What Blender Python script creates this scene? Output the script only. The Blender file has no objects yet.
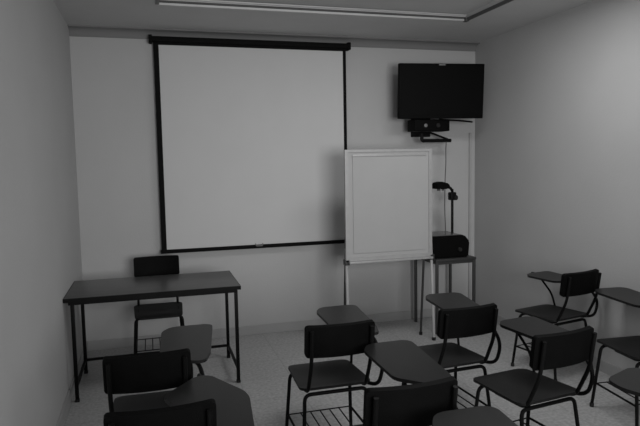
import bpy, bmesh, math, random
from mathutils import Vector, Matrix
random.seed(7)
S = bpy.context.scene
COL = S.collection

# ---------------------------------------------------------------- camera
F_PX = 589.35
CAM = (0.6015, -5.6223, 1.6813)
yaw, pitch, roll = -0.27919, -0.08788, -0.01819
cy, sy, cp, sp = math.cos(yaw), math.sin(yaw), math.cos(pitch), math.sin(pitch)
fw = Vector((-sy * cp, cy * cp, sp)); rt = Vector((cy, sy, 0)); up = rt.cross(fw)
r2 = rt * math.cos(roll) + up * math.sin(roll); u2 = -rt * math.sin(roll) + up * math.cos(roll)
cam = bpy.data.objects.new('camera', bpy.data.cameras.new('camera'))
cam.data.sensor_width = 36; cam.data.lens = F_PX / 640 * 36; cam.data.clip_start = 0.02
m = Matrix((r2, u2, -fw)).transposed().to_4x4(); m.translation = Vector(CAM)
cam.matrix_world = m
COL.objects.link(cam); S.camera = cam

# ---------------------------------------------------------------- light, exposure
S.view_settings.view_transform = 'Standard'; S.view_settings.look = 'None'
S.view_settings.gamma = 1.0; S.view_settings.use_curve_mapping = False
S.view_settings.exposure = 0.0
W = bpy.data.worlds.new('world'); S.world = W; W.use_nodes = True
W.node_tree.nodes['Background'].inputs[0].default_value = (0.5, 0.5, 0.5, 1)
W.node_tree.nodes['Background'].inputs[1].default_value = 0.1

def area(name, loc, size, power, target=None, spread=None):
    l = bpy.data.lights.new(name, 'AREA'); l.shape = 'RECTANGLE'; l.size, l.size_y = size; l.energy = power
    if spread: l.spread = spread
    o = bpy.data.objects.new(name, l); COL.objects.link(o); o.location = loc
    if target:
        o.rotation_euler = (Vector(target) - Vector(loc)).to_track_quat('-Z', 'Y').to_euler()
    return o
area('ceiling_light_tray', (2.75, -2.2, 2.918), (1.1, .6), 19)
area('back_wall_fill', (2.0, -6.9, 1.7), (2.0, 1.4), 50, (2.0, 0, 1.5), math.radians(110))  # unseen fill light added behind the camera, aimed at the back wall

# ---------------------------------------------------------------- materials
def mat(name, g, rough=0.6, var=0.0, scale=6.0, bump=0.0, bscale=80.0, metallic=0.0, emit=0.0, stretch=None, spec=0.5, coat=0.0):
    m = bpy.data.materials.new(name); m.use_nodes = True
    n, l = m.node_tree.nodes, m.node_tree.links
    b = n['Principled BSDF']
    b.inputs['Base Color'].default_value = (g, g, g, 1); b.inputs['Roughness'].default_value = rough
    b.inputs['Metallic'].default_value = metallic; b.inputs['Specular IOR Level'].default_value = spec
    b.inputs['Coat Weight'].default_value = coat
    tc = n.new('ShaderNodeTexCoord'); mp = n.new('ShaderNodeMapping'); l.new(tc.outputs['Object'], mp.inputs[0])
    if stretch: mp.inputs['Scale'].default_value = stretch
    nz = n.new('ShaderNodeTexNoise'); nz.inputs['Scale'].default_value = scale; nz.inputs['Detail'].default_value = 6
    l.new(mp.outputs[0], nz.inputs[0])
    cr = n.new('ShaderNodeValToRGB'); cr.color_ramp.elements[0].position = .3; cr.color_ramp.elements[1].position = .7
    a, c = g * (1 - var), min(1, g * (1 + var))
    cr.color_ramp.elements[0].color = (a, a, a, 1); cr.color_ramp.elements[1].color = (c, c, c, 1)
    l.new(nz.outputs[0], cr.inputs[0]); l.new(cr.outputs[0], b.inputs['Base Color'])
    if bump:
        nb = n.new('ShaderNodeTexNoise'); nb.inputs['Scale'].default_value = bscale; nb.inputs['Detail'].default_value = 4
        l.new(mp.outputs[0], nb.inputs[0])
        bp = n.new('ShaderNodeBump'); bp.inputs['Strength'].default_value = bump; bp.inputs['Distance'].default_value = .004
        l.new(nb.outputs[0], bp.inputs['Height']); l.new(bp.outputs[0], b.inputs['Normal'])
    if emit:
        b.inputs['Emission Color'].default_value = (1, 1, 1, 1); b.inputs['Emission Strength'].default_value = emit
    return m
M = {
 'wall': mat('painted_plaster', .46, .8, .03, 1.5, .25, 60),
 'ceil': mat('ceiling_board', .50, .9, .03, 3, .15, 120),
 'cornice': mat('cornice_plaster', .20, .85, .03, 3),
 'base': mat('baseboard_tile', .36, .5, .05, 4),
 'alu': mat('aluminium', .55, .4, .03, 8, metallic=.3),
 'gapshade': mat('tray_gap_shade', .07, .6, .05, 8),  # dark tone stands in for shade in the tray gaps
 'screen': mat('matte_white_screen', .56, .9, .015, 3),
 'black': mat('black_border', .005, .7, .1, 8, spec=.08),
 'blackpaint': mat('black_painted_steel', .005, .5, .15, 12, spec=.1),
 'vinyl': mat('black_vinyl', .0035, .6, .2, 10, .3, 180, spec=.06),
 'seat': mat('dark_seat_board', .013, .5, .18, 5, stretch=(6, 1, 1), spec=.2),
 'tablet': mat('grey_laminate_tablet', .016, .35, .12, 4, stretch=(5, 1, 1), spec=.2),
 'desk': mat('worn_laminate_desk', .05, .30, .22, 3, stretch=(1, 7, 1), spec=.45),
 'rubber': mat('black_rubber', .005, .8, .1, 20),
 'tvglass': mat('dark_tv_panel', .0025, .55, .05, 2, spec=.06),
 'tvbezel': mat('black_plastic_bezel', .003, .6, .05, 6, spec=.06),
 'board': mat('white_paper_board', .37, .8, .02, 5),
 'frame': mat('brushed_aluminium_frame', .36, .45, .06, 20, metallic=.2),
 'whitemetal': mat('pale_metal_tube', .42, .45, .05, 10),
 'cart': mat('grey_cart_steel', .03, .5, .1, 12),
 'diff': mat('lamp_diffuser', .8, .6, emit=1.2),
 'silver': mat('silver_mark', .16, .4, .02, 5),
 'cable': mat('grey_cable', .06, .6, .05, 10),
 'conduit': mat('painted_cable_channel', .40, .7, .03, 10),
 'glass': mat('projector_stage_glass', .10, .25, .02, 3),
}
# floor: large pale terrazzo tiles
def floor_mat():
    m = bpy.data.materials.new('terrazzo_tile_floor'); m.use_nodes = True
    n, l = m.node_tree.nodes, m.node_tree.links; b = n['Principled BSDF']
    b.inputs['Roughness'].default_value = .45; b.inputs['Specular IOR Level'].default_value = .35
    tc = n.new('ShaderNodeTexCoord')
    br = n.new('ShaderNodeTexBrick'); br.offset = 0; br.inputs['Scale'].default_value = 1
    br.inputs['Brick Width'].default_value = .4; br.inputs['Row Height'].default_value = .4
    br.inputs['Mortar Size'].default_value = .004
    br.inputs['Color1'].default_value = (.44, .44, .44, 1); br.inputs['Color2'].default_value = (.42, .42, .42, 1)
    br.inputs['Mortar'].default_value = (.35, .35, .35, 1)
    l.new(tc.outputs['Object'], br.inputs[0])
    nz = n.new('ShaderNodeTexNoise'); nz.inputs['Scale'].default_value = 45; nz.inputs['Detail'].default_value = 5
    l.new(tc.outputs['Object'], nz.inputs[0])
    mx = n.new('ShaderNodeMix'); mx.data_type = 'RGBA'; mx.blend_type = 'MULTIPLY'; mx.inputs[0].default_value = 1
    cr = n.new('ShaderNodeValToRGB'); cr.color_ramp.elements[0].position = .35; cr.color_ramp.elements[1].position = .65
    cr.color_ramp.elements[0].color = (.78, .78, .78, 1); cr.color_ramp.elements[1].color = (1.1, 1.1, 1.1, 1)
    l.new(nz.outputs[0], cr.inputs[0]); l.new(br.outputs[0], mx.inputs[6]); l.new(cr.outputs[0], mx.inputs[7])
    l.new(mx.outputs[2], b.inputs['Base Color'])
    return m
M['floor'] = floor_mat()

# ---------------------------------------------------------------- mesh helpers
def add_box(bm, lo, hi, rot=None, about=None):
    v = [bm.verts.new((x, y, z)) for z in (lo[2], hi[2]) for y in (lo[1], hi[1]) for x in (lo[0], hi[0])]
    for f in ((0, 2, 3, 1), (4, 5, 7, 6), (0, 1, 5, 4), (1, 3, 7, 5), (3, 2, 6, 7), (2, 0, 4, 6)):
        bm.faces.new([v[i] for i in f])
    return v
def box(lo, hi, bev=0.0):
    bm = bmesh.new(); add_box(bm, lo, hi)
    if bev: bmesh.ops.bevel(bm, geom=bm.edges[:], offset=bev, segments=3, profile=.6, affect='EDGES')
    return bm
def boxes(lst, bev=0.0):
    bm = bmesh.new()
    for lo, hi in lst:
        add_box(bm, lo, hi)
    if bev: bmesh.ops.bevel(bm, geom=bm.edges[:], offset=bev, segments=2, profile=.6, affect='EDGES')
    return bm
def ring(x0, x1, y0, y1, w, z0, z1):
    return boxes([((x0, y0, z0), (x1, y0 + w, z1)), ((x0, y1 - w, z0), (x1, y1, z1)), ((x0, y0 + w, z0), (x0 + w, y1 - w, z1)), ((x1 - w, y0 + w, z0), (x1, y1 - w, z1))])
def fillet(pts, r, n=6):
    pts = [Vector(p) for p in pts]; out = [pts[0]]
    for i in range(1, len(pts) - 1):
        a, b, c = pts[i - 1], pts[i], pts[i + 1]
        rr = min(r, (a - b).length * .48, (c - b).length * .48)
        p0 = b + (a - b).normalized() * rr; p1 = b + (c - b).normalized() * rr
        for k in range(n + 1):
            t = k / n; out.append(p0 * (1 - t) ** 2 + b * 2 * t * (1 - t) + p1 * t * t)
    out.append(pts[-1]); return out
def add_tube(bm, pts, r, seg=10, fil=0.0, cap=True):
    pts = fillet(pts, fil) if fil else [Vector(p) for p in pts]
    t = (pts[1] - pts[0]).normalized()
    nrm = t.cross(Vector((0, 0, 1)) if abs(t.z) < .9 else Vector((1, 0, 0))).normalized()
    rings = []
    for i, p in enumerate(pts):
        if i == 0: d = pts[1] - pts[0]
        elif i == len(pts) - 1: d = pts[-1] - pts[-2]
        else: d = (pts[i + 1] - p).normalized() + (p - pts[i - 1]).normalized()
        d.normalize(); nrm = (nrm - d * nrm.dot(d)).normalized(); bn = d.cross(nrm)
        rings.append([bm.verts.new(p + nrm * r * math.cos(2 * math.pi * k / seg) + bn * r * math.sin(2 * math.pi * k / seg)) for k in range(seg)])
    for a, b in zip(rings, rings[1:]):
        for k in range(seg):
            bm.faces.new((a[k], a[(k + 1) % seg], b[(k + 1) % seg], b[k]))
    if cap:
        bm.faces.new(rings[0][::-1]); bm.faces.new(rings[-1])
def tube(pts, r, fil=0.0, seg=10):
    bm = bmesh.new(); add_tube(bm, pts, r, seg, fil); return bm
def tubes(lst, r, fil=0.0, seg=8):
    bm = bmesh.new()
    for p in lst: add_tube(bm, p, r, seg, fil)
    return bm
def lathe(prof, seg=24, c=(0, 0, 0)):
    bm = bmesh.new(); rings = []
    for r, z in prof:
        rings.append([bm.verts.new((c[0] + r * math.cos(2 * math.pi * k / seg), c[1] + r * math.sin(2 * math.pi * k / seg), c[2] + z)) for k in range(seg)])
    for a, b in zip(rings, rings[1:]):
        for k in range(seg): bm.faces.new((a[k], a[(k + 1) % seg], b[(k + 1) % seg], b[k]))
    bm.faces.new(rings[0][::-1]); bm.faces.new(rings[-1]); return bm
def slab(w, h, r, t, deform, nx=16, ny=16, taper=None):
    """rounded rectangle plate, w x h, corner radius r, thickness t, mapped by deform(x, y, off) -> point"""
    bm = bmesh.new(); W2, H2 = w / 2, h / 2
    ys = sorted(set([-H2 + h * j / ny for j in range(ny + 1)] + [s * (H2 - r + r * math.sin(math.pi / 2 * k / 5)) for k in range(6) for s in (-1, 1)]))
    grids = []
    for off in (t / 2, -t / 2):
        g = []
        for y in ys:
            dy = max(0, abs(y) - (H2 - r)); hw = W2 - (r - math.sqrt(max(0, r * r - dy * dy)))
            row = []
            for i in range(nx + 1):
                x = -hw + 2 * hw * i / nx
                if taper: x = taper(x, y)
                row.append(bm.verts.new(deform(x, y, off)))
            g.append(row)
        grids.append(g)
    T, B = grids; n = len(ys)
    for j in range(n - 1):
        for i in range(nx):
            bm.faces.new((T[j][i], T[j][i + 1], T[j + 1][i + 1], T[j + 1][i]))
            bm.faces.new((B[j][i], B[j + 1][i], B[j + 1][i + 1], B[j][i + 1]))
    for j in range(n - 1):
        bm.faces.new((T[j][0], T[j + 1][0], B[j + 1][0], B[j][0]))
        bm.faces.new((T[j][nx], B[j][nx], B[j + 1][nx], T[j + 1][nx]))
    for i in range(nx):
        bm.faces.new((T[0][i], B[0][i], B[0][i + 1], T[0][i + 1]))
        bm.faces.new((T[n - 1][i], T[n - 1][i + 1], B[n - 1][i + 1], B[n - 1][i]))
    return bm
def poly_plate(pts, z0, z1, r=0.0):
    """flat plate from an outline with rounded corners"""
    P = [Vector((x, y, 0)) for x, y in pts]; out = []
    for i, b in enumerate(P):
        a, c = P[i - 1], P[(i + 1) % len(P)]
        rr = min(r, (a - b).length * .45, (c - b).length * .45)
        p0 = b + (a - b).normalized() * rr; p1 = b + (c - b).normalized() * rr
        for k in range(6):
            t = k / 5; out.append(p0 * (1 - t) ** 2 + b * 2 * t * (1 - t) + p1 * t * t)
    bm = bmesh.new()
    lo = [bm.verts.new((p.x, p.y, z0)) for p in out]; hi = [bm.verts.new((p.x, p.y, z1)) for p in out]
    bm.faces.new(lo[::-1]); bm.faces.new(hi)
    for k in range(len(out)):
        q = (k + 1) % len(out); bm.faces.new((lo[k], lo[q], hi[q], hi[k]))
    bmesh.ops.bevel(bm, geom=[e for e in bm.edges if abs(e.verts[0].co.z - e.verts[1].co.z) < 1e-6], offset=.003, segments=2, affect='EDGES')
    return bm

def obj(name, bm, material, parent=None, label=None, smooth=True):
    bmesh.ops.remove_doubles(bm, verts=bm.verts[:], dist=1e-6)
    bmesh.ops.recalc_face_normals(bm, faces=bm.faces[:])
    me = bpy.data.meshes.new(name); bm.to_mesh(me); bm.free()
    if smooth:
        for p in me.polygons: p.use_smooth = True
        me.set_sharp_from_angle(angle=math.radians(35))
    me.materials.append(material)
    o = bpy.data.objects.new(name, me); COL.objects.link(o)
    if parent: o.parent = parent
    if label: o['label'] = label
    return o
def thing(name, label, cat, loc=(0, 0, 0), rotz=0.0, group=None):
    o = bpy.data.objects.new(name, None); COL.objects.link(o); o.empty_display_size = .1
    o.location = loc; o.rotation_euler = (0, 0, rotz); o['label'] = label; o['category'] = cat
    if group: o['group'] = group
    return o
def tag(o, label, cat, group=None):
    o['label'] = label; o['category'] = cat
    if group: o['group'] = group
    return o
def struct(name, bm, material, parent=None):
    o = obj(name, bm, material, parent, smooth=False)
    if not parent: o['kind'] = 'structure'
    return o

# ---------------------------------------------------------------- the room
X0, X1, YB, YF, H = -0.02, 3.945, 0.0, -7.2, 2.878
struct('floor', box((X0 - .1, YF - .1, -.1), (X1 + .1, YB + .1, 0)), M['floor'])
struct('wall_back', box((X0 - .1, YB, 0), (X1 + .1, YB + .1, H + .2)), M['wall'])
struct('wall_left', box((X0 - .1, YF, 0), (X0, YB, H + .2)), M['wall'])
struct('wall_right', box((X1, YF, 0), (X1 + .1, YB, H + .2)), M['wall'])
struct('wall_front', box((X0 - .1, YF - .1, 0), (X1 + .1, YF, H + .2)), M['wall'])
# ceiling with a shallow tray whose edge runs parallel to the back wall
RX0, RX1, RY1, RY0, RH = 0.71, 3.31, -0.91, -5.2, 0.055
struct('ceiling', boxes([((X0, YF, H), (RX0, YB, H + .15)), ((RX1, YF, H), (X1, YB, H + .15)),
                         ((RX0, RY1, H), (RX1, YB, H + .15)), ((RX0, YF, H), (RX1, RY0, H + .15)),
                         ((RX0, RY0, H + RH), (RX1, RY1, H + .15))]), M['ceil'])
# metal edges of the tray, and dark strips painted as shade in its gaps
struct('trim_1', boxes([((RX0, RY1 - .010, H - .004), (RX1, RY1 + .012, H + .012))]), M['alu'])
struct('trim_2', boxes([((RX0, RY1 - .016, H + .040), (RX1, RY1, H + .050))]), M['alu'])
struct('gap_shade_back', boxes([((RX0, RY1 - .004, H + .012), (RX1, RY1, H + .032))]), M['gapshade'])  # shadow gap on the back face, put in as a dark strip
struct('gap_shade_right', boxes([((RX1 - .006, RY0, H - .004), (RX1 + .010, RY1 - .012, H + .022)), ((RX1 - .022, RY1 - .035, H - .008), (RX1 + .014, RY1 + .014, H + .02))]), M['gapshade'])  # shaded gap along the right edge and corner, painted as dark strips
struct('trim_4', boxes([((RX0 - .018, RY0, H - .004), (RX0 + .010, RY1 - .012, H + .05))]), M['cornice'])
# cornice: coved strip along back and side walls
def cornice(name, axis):
    bm = bmesh.new()
    prof = [(0, 0), (0, -.078), (.012, -.078), (.016, -.066)]
    prof += [(.016 + .06 * (1 - math.cos(a)), -.066 + .052 * math.sin(a)) for a in [math.pi / 2 * k / 8 for k in range(1, 9)]]
    prof += [(.095, -.010), (.095, 0)]
    rows = []
    for e in (0, 1):
        row = []
        for d, z in prof:
            if axis == 'back': p = (X0 + (X1 - X0) * e, YB - d, H + z)
            elif axis == 'left': p = (X0 + d, YF + (YB - .095 - YF) * e, H + z)
            else: p = (X1 - d, YF + (YB - .095 - YF) * e, H + z)
            row.append(bm.verts.new(p))
        rows.append(row)
    n = len(prof)
    for k in range(n):
        bm.faces.new((rows[0][k], rows[0][(k + 1) % n], rows[1][(k + 1) % n], rows[1][k]))
    bm.faces.new(rows[0]); bm.faces.new(rows[1][::-1])
    struct(name, bm, M['cornice'])
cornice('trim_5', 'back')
struct('baseboard_back', box((X0, YB - .012, 0), (X1, YB, .09), .003), M['base'])
struct('baseboard_left', box((X0, YF, 0), (X0 + .012, YB - .012, .09), .003), M['base'])
struct('baseboard_right', box((X1 - .012, YF, 0), (X1, YB - .012, .09), .003), M['base'])

# ---------------------------------------------------------------- projection screen
sc = thing('projection_screen', 'large white pull-down projection screen with black borders on the back wall', 'projection screen', (1.58, -.06, .86))
def sl(x): return x - 1.58
SX0, SX1, SZ0, SZ1 = .678, 2.487, .872, 2.77
obj('housing', box((sl(.655), -.03, 2.765 - .86), (sl(2.515), .045, 2.815 - .86), .012), M['black'], sc)
for x in (.640, 2.500):
    obj('end_cap', box((sl(x), -.036, 2.755 - .86), (sl(x + .03), .052, 2.825 - .86), .006), M['black'], sc)
def zz(z): return z - .86
fab = obj('screen_fabric', box((sl(SX0), -.001, zz(SZ0)), (sl(SX1), .001, zz(SZ1))), M['screen'], sc)
for x0, x1 in ((SX0, SX0 + .045), (SX1 - .032, SX1)):
    obj('black_border', box((sl(x0), -.0025, zz(SZ0)), (sl(x1), .0025, zz(SZ1))), M['black'], sc)
obj('black_border', box((sl(SX0), -.0028, zz(2.742)), (sl(SX1), .0028, zz(2.77))), M['black'], sc)
bb = obj('bottom_bar', box((sl(SX0 - .01), -.012, zz(SZ0 - .014)), (sl(SX1 + .01), .010, zz(SZ0 + .022)), .006), M['black'], sc)
obj('pull_handle', tubes([[(-.035, -.014, zz(.905)), (-.03, -.03, zz(.885)), (.03, -.03, zz(.885)), (.035, -.014, zz(.905))]], .005, .01), M['silver'], sc, 'small grey pull handle')
for x in (.8, 2.36):
    obj('wall_bracket', box((sl(x) - .03, .03, zz(2.78)), (sl(x) + .03, .058, zz(2.80)), .002), M['black'], sc)

# ---------------------------------------------------------------- wall television
TVW, TVH = .862, .525
tv = thing('television', 'black flat television on an arm high in the right corner', 'television', (3.355, -.37, 2.335), math.radians(-7))
tv.rotation_euler = (math.radians(4), 0, math.radians(-7))
obj('casing', box((-TVW / 2, -.018, -TVH / 2), (TVW / 2, .03, TVH / 2), .008), M['tvbezel'], tv)
obj('rear_housing', box((-.3, .028, -.2), (.3, .06, .18), .012), M['tvbezel'], tv)
obj('screen', box((-TVW / 2 + .028, -.0205, -TVH / 2 + .04), (TVW / 2 - .028, -.0185, TVH / 2 - .028)), M['tvglass'], tv)
obj('badge', box((-.035, -.022, TVH / 2 - .019), (.03, -.018, TVH / 2 - .006), .002), M['silver'], tv, 'small pale badge at the top edge')
mt = thing('television_bracket', 'black wall arm with shelf carrying the television in the corner', 'wall bracket', (3.3, -.02, 2.05))
obj('wall_plate', box((-.10, -.03, -.14), (.10, .018, .42), .004), M['blackpaint'], mt)
obj('arm', boxes([((-.03, -.27, .18), (.03, -.03, .23))], .004), M['blackpaint'], mt)
obj('mounting_plate', box((-.16, -.286, .08), (.16, -.270, .38), .004), M['blackpaint'], mt)
obj('lower_arm', tubes([[(-.08, -.20, -.115), (-.08, -.20, -.185), (.24, -.20, -.185)]], .018, .02), M['blackpaint'], mt)
obj('lower_arm', tubes([[(.24, -.20, -.185), (.05, -.03, -.08)]], .010), M['blackpaint'], mt)
obj('side_rod', tubes([[(.08, -.26, .02), (.30, -.26, .01), (.47, -.22, .0)]], .009, .03), M['blackpaint'], mt)
bx_ = thing('media_box', 'black cable box with a small light mark held under the television', 'media box', (3.285, -.22, 1.955))
obj('body', box((-.19, -.10, 0), (.19, .07, .115), .008), M['tvbezel'], bx_)
_k = obj('badge', lathe([(.018, 0), (.018, .003), (.014, .005)], 16), M['silver'], bx_, 'round pale mark')
_k.rotation_euler = (math.pi / 2, 0, 0); _k.location = (-.07, -.10, .055)
_k = obj('knob', lathe([(.022, 0), (.022, .010), (.018, .014)], 16), M['rubber'], bx_)
_k.rotation_euler = (math.pi / 2, 0, 0); _k.location = (.06, -.10, .055)

# cable hanging from the bracket, cable channel in the corner
tag(obj('hanging_cable', tube([(3.50, -.20, 1.845), (3.485, -.22, 1.78), (3.47, -.25, 1.62), (3.435, -.30, 1.50), (3.43, -.30, 1.2), (3.44, -.30, .95)], .0045, .05, 8), M['cable']),
    'thin dark cable hanging from the television bracket to the projector', 'cable')
tag(obj('cable_channel', box((3.872, -.02, .09), (3.896, 0, 1.95), .004), M['conduit']), 'thin pale vertical cable channel beside the right corner', 'cable channel')

# ---------------------------------------------------------------- easel with white board
ea = thing('easel', 'pale metal easel with tall white board left of the projector cart', 'easel', (2.655, -.72, 0))
EW = .418; zb, zt = .785, 1.775
bm = bmesh.new()
for lo, hi in [((-EW, -.012, zb), (-EW + .032, .014, zt)), ((EW - .032, -.012, zb), (EW, .014, zt)),
               ((-EW + .032, -.012, zt - .022), (EW - .032, .014, zt)), ((-EW + .032, -.012, zb), (EW - .032, .014, zb + .035))]:
    add_box(bm, lo, hi)
obj('board_frame', bm, M['frame'], ea, 'aluminium frame')
obj('white_board', box((-EW + .03, -.004, zb + .03), (EW - .03, .010, zt - .02)), M['board'], ea)
pd = obj('paper_pad', box((-.345, -.010, zb + .075), (.355, -.004, zt - .06)), M['board'], ea, 'white paper sheet')
obj('pad_clamp', box((-.35, -.016, zt - .062), (.36, -.010, zt - .040), .003), M['frame'], ea)
obj('pen_ledge', box((-EW + .02, -.055, zb - .012), (EW - .01, -.012, zb + .006), .003), M['frame'], ea)
for s in (-1, 1):
    x = -EW + .012 if s < 0 else EW + .002
    l = obj('leg', tube([(x, 0.02, zb + .12), (x + s * .006, -.03, .024)], .014), M['whitemetal'], ea)
    obj('rubber_foot', lathe([(.018, 0), (.018, .025), (.015, .03)], 16, (x + s * .006, -.03, 0)), M['rubber'], l)
    obj('leg_clamp', box((x - .022, -.012, zb - .03), (x + .022, .045, zb + .02), .004), M['cart'], ea)
for s in (-1, 1):
    x = s * (EW - .03)
    l = obj('leg', tube([(x, .028, zt - .25), (x, .17, .024)], .011), M['cart'], ea, 'dark rear leg')
    obj('rubber_foot', lathe([(.016, 0), (.016, .025), (.013, .03)], 16, (x, .17, 0)), M['rubber'], l)

# ---------------------------------------------------------------- projector cart
ct = thing('projector_cart', 'dark steel stand with four thin legs under the overhead projector', 'stand', (3.39, -.36, 0))
obj('top', box((-.215, -.25, .705), (.215, .25, .728), .004), M['cart'], ct)
obj('apron', ring(-.20, .20, -.238, .238, .012, .675, .705), M['cart'], ct)
for sx in (-1, 1):
    for sy_ in (-1, 1):
        obj('leg', boxes([((sx * .198 - .0125, sy_ * .235 - .0125, 0), (sx * .198 + .0125, sy_ * .235 + .0125, .705))], .003), M['cart'], ct)
op = thing('overhead_projector', 'black overhead projector with column and lens head beside the easel', 'overhead projector', (3.345, -.38, .728))
bm = bmesh.new()
prof = [(-.215, 0), (-.215, .165), (-.19, .21), (.16, .215), (.215, .15), (.20, .0)]
va = [bm.verts.new((x, -.19, z)) for x, z in prof]; vb = [bm.verts.new((x, .19, z)) for x, z in prof]
bm.faces.new(va); bm.faces.new(vb[::-1])
for k in range(len(prof)): bm.faces.new((va[k], va[(k + 1) % 6], vb[(k + 1) % 6], vb[k]))
bmesh.ops.bevel(bm, geom=bm.edges[:], offset=.012, segments=3, affect='EDGES')
obj('body', bm, M['tvbezel'], op)
obj('stage_glass', box((-.16, -.15, .213), (.14, .15, .219), .002), M['glass'], op, 'grey glass stage')
_k = obj('lamp_knob', lathe([(.02, 0), (.02, .02), (.016, .025)], 16), M['rubber'], op)
_k.rotation_euler = (math.pi / 2, 0, 0); _k.location = (.10, -.19, .08)
obj('column', tube([(.115, -.02, .21), (.115, -.02, .655)], .013), M['blackpaint'], op)
hd = obj('focus_block', box((.082, -.05, .545), (.148, .015, .625), .014), M['blackpaint'], op)
kn = obj('focus_knob', lathe([(.024, 0), (.026, .01), (.024, .03)], 20), M['rubber'], hd)
kn.location = (.135, -.02, .57); kn.rotation_euler = (math.pi / 2, 0, math.pi / 2 * .3)
obj('head_arm', tube([(.115, -.02, .63), (.09, -.04, .665), (.02, -.05, .69)], .013, .03), M['blackpaint'], op)
bm = bmesh.new()
pr = [(-.105, .665), (-.10, .72), (-.04, .735), (.035, .715), (.055, .68), (.02, .66)]
va = [bm.verts.new((x, -.105, z)) for x, z in pr]; vb = [bm.verts.new((x, .0, z)) for x, z in pr]
bm.faces.new(va); bm.faces.new(vb[::-1])
for k in range(6): bm.faces.new((va[k], va[(k + 1) % 6], vb[(k + 1) % 6], vb[k]))
bmesh.ops.bevel(bm, geom=bm.edges[:], offset=.008, segments=2, affect='EDGES')
hh = obj('lens_head', bm, M['tvbezel'], op)
obj('lens', lathe([(.035, 0), (.035, .02), (.03, .022)], 20, (-.03, -.052, .645)), M['glass'], hh)

# ---------------------------------------------------------------- teacher's desk
DX0, DX1, DY0, DY1 = -.018, 1.225, -1.25, -.58
dk = thing('desk', 'long plain desk with black steel legs along the left wall', 'desk', ((DX0 + DX1) / 2, (DY0 + DY1) / 2, 0))
hx, hy = (DX1 - DX0) / 2, (DY1 - DY0) / 2
obj('desktop', box((-hx + .004, -hy + .004, .732), (hx - .004, hy - .004, .757), .004), M['desk'], dk)
obj('edge_band', ring(-hx, hx, -hy, hy, .004, .728, .755), M['blackpaint'], dk, 'black edging')
obj('apron', ring(-hx + .03, hx - .03, -hy + .02, hy - .02, .02, .704, .732), M['blackpaint'], dk)
for sx in (-1, 1):
    for sy_ in (-1, 1):
        x, y = sx * (hx - (.055 if sx < 0 else .035)), sy_ * (hy - .035)
        l = obj('leg', boxes([((x - .0125, y - .0125, .015), (x + .0125, y + .0125, .72))], .002), M['blackpaint'], dk)
        obj('foot_cap', box((x - .015, y - .015, 0), (x + .015, y + .015, .02), .003), M['rubber'], l)
    x = sx * (hx - (.055 if sx < 0 else .035))
    obj('side_stretcher', boxes([((x - .010, -hy + .047, .10), (x + .010, hy - .047, .12))], .002), M['blackpaint'], dk)
obj('rear_stretcher', boxes([((-hx + .068, hy - .045, .10), (hx - .048, hy - .025, .12))], .002), M['blackpaint'], dk)

# ---------------------------------------------------------------- tablet-arm chairs
def seat_bm():
    def d(x, y, off):
        z = .455 - .012 * math.exp(-((y + .02) / .12) ** 2) * (1 - (x / .2) ** 2)
        if y > .12: z -= 1.0 * (y - .12) ** 2
        if y < -.14: z += 1.2 * (-.14 - y) ** 2
        return Vector((x, y, z + off))
    return slab(.41, .43, .055, .014, d, taper=lambda x, y: x * (1 - .22 * (y + .2)))
def back_bm():
    def d(x, y, off):       # y runs up the panel; the panel wraps forward at its ends and leans back
        base = Vector((x, -.295 + .8 * x * x - .12 * y, .741 + y))
        return base + Vector((0, off, off * .25))
    return slab(.385, .170, .018, .024, d)
SX = .165; R = .0105
def add_leg(t, s, front):
    if front: pts = [(s * .10, .135, .432), (s * .185, .135, .432), (s * .208, .185, .018)]
    else: pts = [(s * .10, -.182, .420), (s * .178, -.182, .420), (s * .205, -.235, .018)]
    l = obj('leg', tube(pts, R, .055), M['blackpaint'], t)
    e = pts[-1]
    obj('rubber_foot', lathe([(.014, 0), (.014, .022), (.012, .026)], 14, (e[0], e[1], 0)), M['rubber'], l)
def make_chair(name, tablet=True):
    t = thing(name, '', 'chair')
    obj('seat', seat_bm(), M['seat'], t)
    obj('backrest', back_bm(), M['vinyl'], t)
    for s in (-1, 1):
        add_leg(t, s, True); add_leg(t, s, False)
        obj('back_upright', tube([(s * SX, .02, .438), (s * SX, -.20, .436), (s * SX, -.288, .62), (s * SX, -.316, .805)], .0105, .05), M['blackpaint'], t)
        obj('stretcher', tube([(s * .197, .17, .17), (s * .198, -.205, .165)], .007), M['blackpaint'], t)
    obj('crossbar', tube([(-.10, .135, .432), (.10, .135, .432)], R), M['blackpaint'], t)
    obj('crossbar', tube([(-.10, -.182, .420), (.10, -.182, .420)], R), M['blackpaint'], t)
    L = [[(-.197, .16, .17), (.197, .16, .17)], [(-.197, -.19, .165), (.197, -.19, .165)]]
    L += [[(x, .16, .172), (x, -.19, .167)] for x in (-.12, -.06, 0, .06, .12)]
    obj('book_rack', tubes(L, .004), M['blackpaint'], t)
    if tablet:
        tabs = obj('writing_tablet', poly_plate([(.06, .42), (.115, .51), (.33, .51), (.355, .47), (.305, -.02), (.27, -.15), (.215, -.15), (.05, .02)], .700, .716, .035), M['tablet'], t)
        obj('tablet_arm', tube([(.19, -.14, .432), (.235, -.22, .44), (.262, -.235, .56), (.245, -.13, .690), (.20, .02, .693), (.19, .36, .693)], R, .06), M['blackpaint'], t)
        obj('tablet_brace', tube([(.185, .10, .43), (.215, .17, .55), (.20, .30, .686)], .008, .05), M['blackpaint'], t)
    return t
def dup(root, label, loc, rotz, group):
    r = root.copy(); COL.objects.link(r); r['label'] = label; r['group'] = group
    r.location = loc; r.rotation_euler = (0, 0, rotz)
    for ch in list(root.children):
        c = ch.copy(); COL.objects.link(c); c.parent = r
        for g in list(ch.children):
            d = g.copy(); COL.objects.link(d); d.parent = c
    return r
GROUP = 'tablet-arm chairs facing the board'
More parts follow.
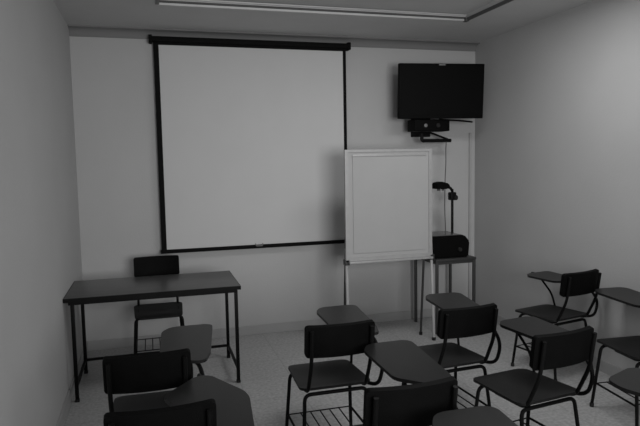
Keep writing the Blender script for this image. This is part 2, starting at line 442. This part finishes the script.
# label, x, y, turn in degrees, tablet shift (dx, dy, dz, turn)
CH = [
 ('black tablet-arm chair standing alone in the middle, nearest to the easel', 1.535, -2.44, 0, (.0, 0, 0, 0)),
 ('black tablet-arm chair in front of the projector cart, right of the middle chair', 2.323, -2.36, 4, (.02, 0, 0, -8)),
 ('black tablet-arm chair with its whole seat and both back posts showing, lower right', 2.49, -2.95, 8, (.01, -.03, 0, 0, .7)),
 ('turned tablet-arm chair farthest back, close against the right wall', 3.60, -1.72, 12, (-.03, -.02, -.01, 0, .66)),
 ('tablet-arm chair cut by the right edge, its tablet nearly touching the wall', 3.59, -2.63, -5, (-.06, .03, 0, 0)),
 ('tablet-arm chair of which only a slanted tablet corner shows at the lower right edge', 2.485, -4.10, 6, (.04, .06, 0, 16)),
 ('dark tablet-arm chair just in front of the desk on the left', .56, -2.615, -1, (0, .03, 0, 0)),
 ('tablet-arm chair at the bottom left with a wide slanted tablet, cut by the lower edge', .600, -3.25, 1, (-.015, 0, 0, 0)),
 ('tablet-arm chair at the bottom centre showing its broad black backrest', 1.53, -3.33, 1, (.03, .05, 0, 0)),
 ('tablet-arm chair whose tablet tip pokes in at the bottom edge', 1.42, -4.22, 0, (.03, -.02, .04, 0)),
]
c0 = make_chair('tablet_chair')
for i, (lab, x, y, a, ts) in enumerate(CH):
    if i == 0:
        c = c0; c['label'] = lab; c['group'] = GROUP; c.location = (x, y, 0); c.rotation_euler = (0, 0, math.radians(a)); continue
    c = dup(c0, lab, (x, y, 0), math.radians(a), GROUP)
    for ch in c.children:
        if ch.name.startswith('writing_tablet'):
            piv = Vector((.20, .1, 0)); rz = math.radians(ts[3])
            ch.rotation_euler = (0, 0, rz)
            off = piv - Matrix.Rotation(rz, 3, 'Z') @ piv
            ch.location = (ts[0] + off.x, ts[1] + off.y, ts[2])
            if len(ts) > 4: ch.scale = (1, ts[4], 1)
# the chair at the bottom left has a broader, slanted tablet
for ch in [o for o in COL.objects if o.name.startswith('writing_tablet') and o.parent and 'wide slanted' in o.parent['label']]:
    src = obj('wide_tablet', poly_plate([(.03, .10), (.185, .295), (.245, .29), (.365, .05), (.375, -.02), (.335, -.36), (.225, -.36), (.10, -.10)], .700, .716, .03), M['tablet'], None)
    ch.data = src.data; bpy.data.objects.remove(src)
tc = make_chair('teacher_chair', tablet=False)
tc['label'] = 'plain black chair without tablet pushed in behind the desk'
tc.location = (.625, -.565, 0); tc.rotation_euler = (0, 0, math.pi)
tc['category'] = 'chair'
for ch in tc.children:
    if ch.name.startswith(('backrest', 'back_upright')): ch.location.z = .045 if ch.name.startswith('backrest') else .012

# ---------------------------------------------------------------- ceiling light panel in the tray (its light is 'ceiling_light_tray' above)
t = thing('ceiling_light', 'square lamp panel set in the ceiling tray above the chairs', 'ceiling light', (2.75, -2.2, H + RH))
obj('lamp_frame', ring(-.60, .60, -.35, .35, .03, -.012, 0), M['alu'], t)
obj('diffuser', box((-.57, -.32, -.004), (.57, .32, -.001)), M['diff'], t)
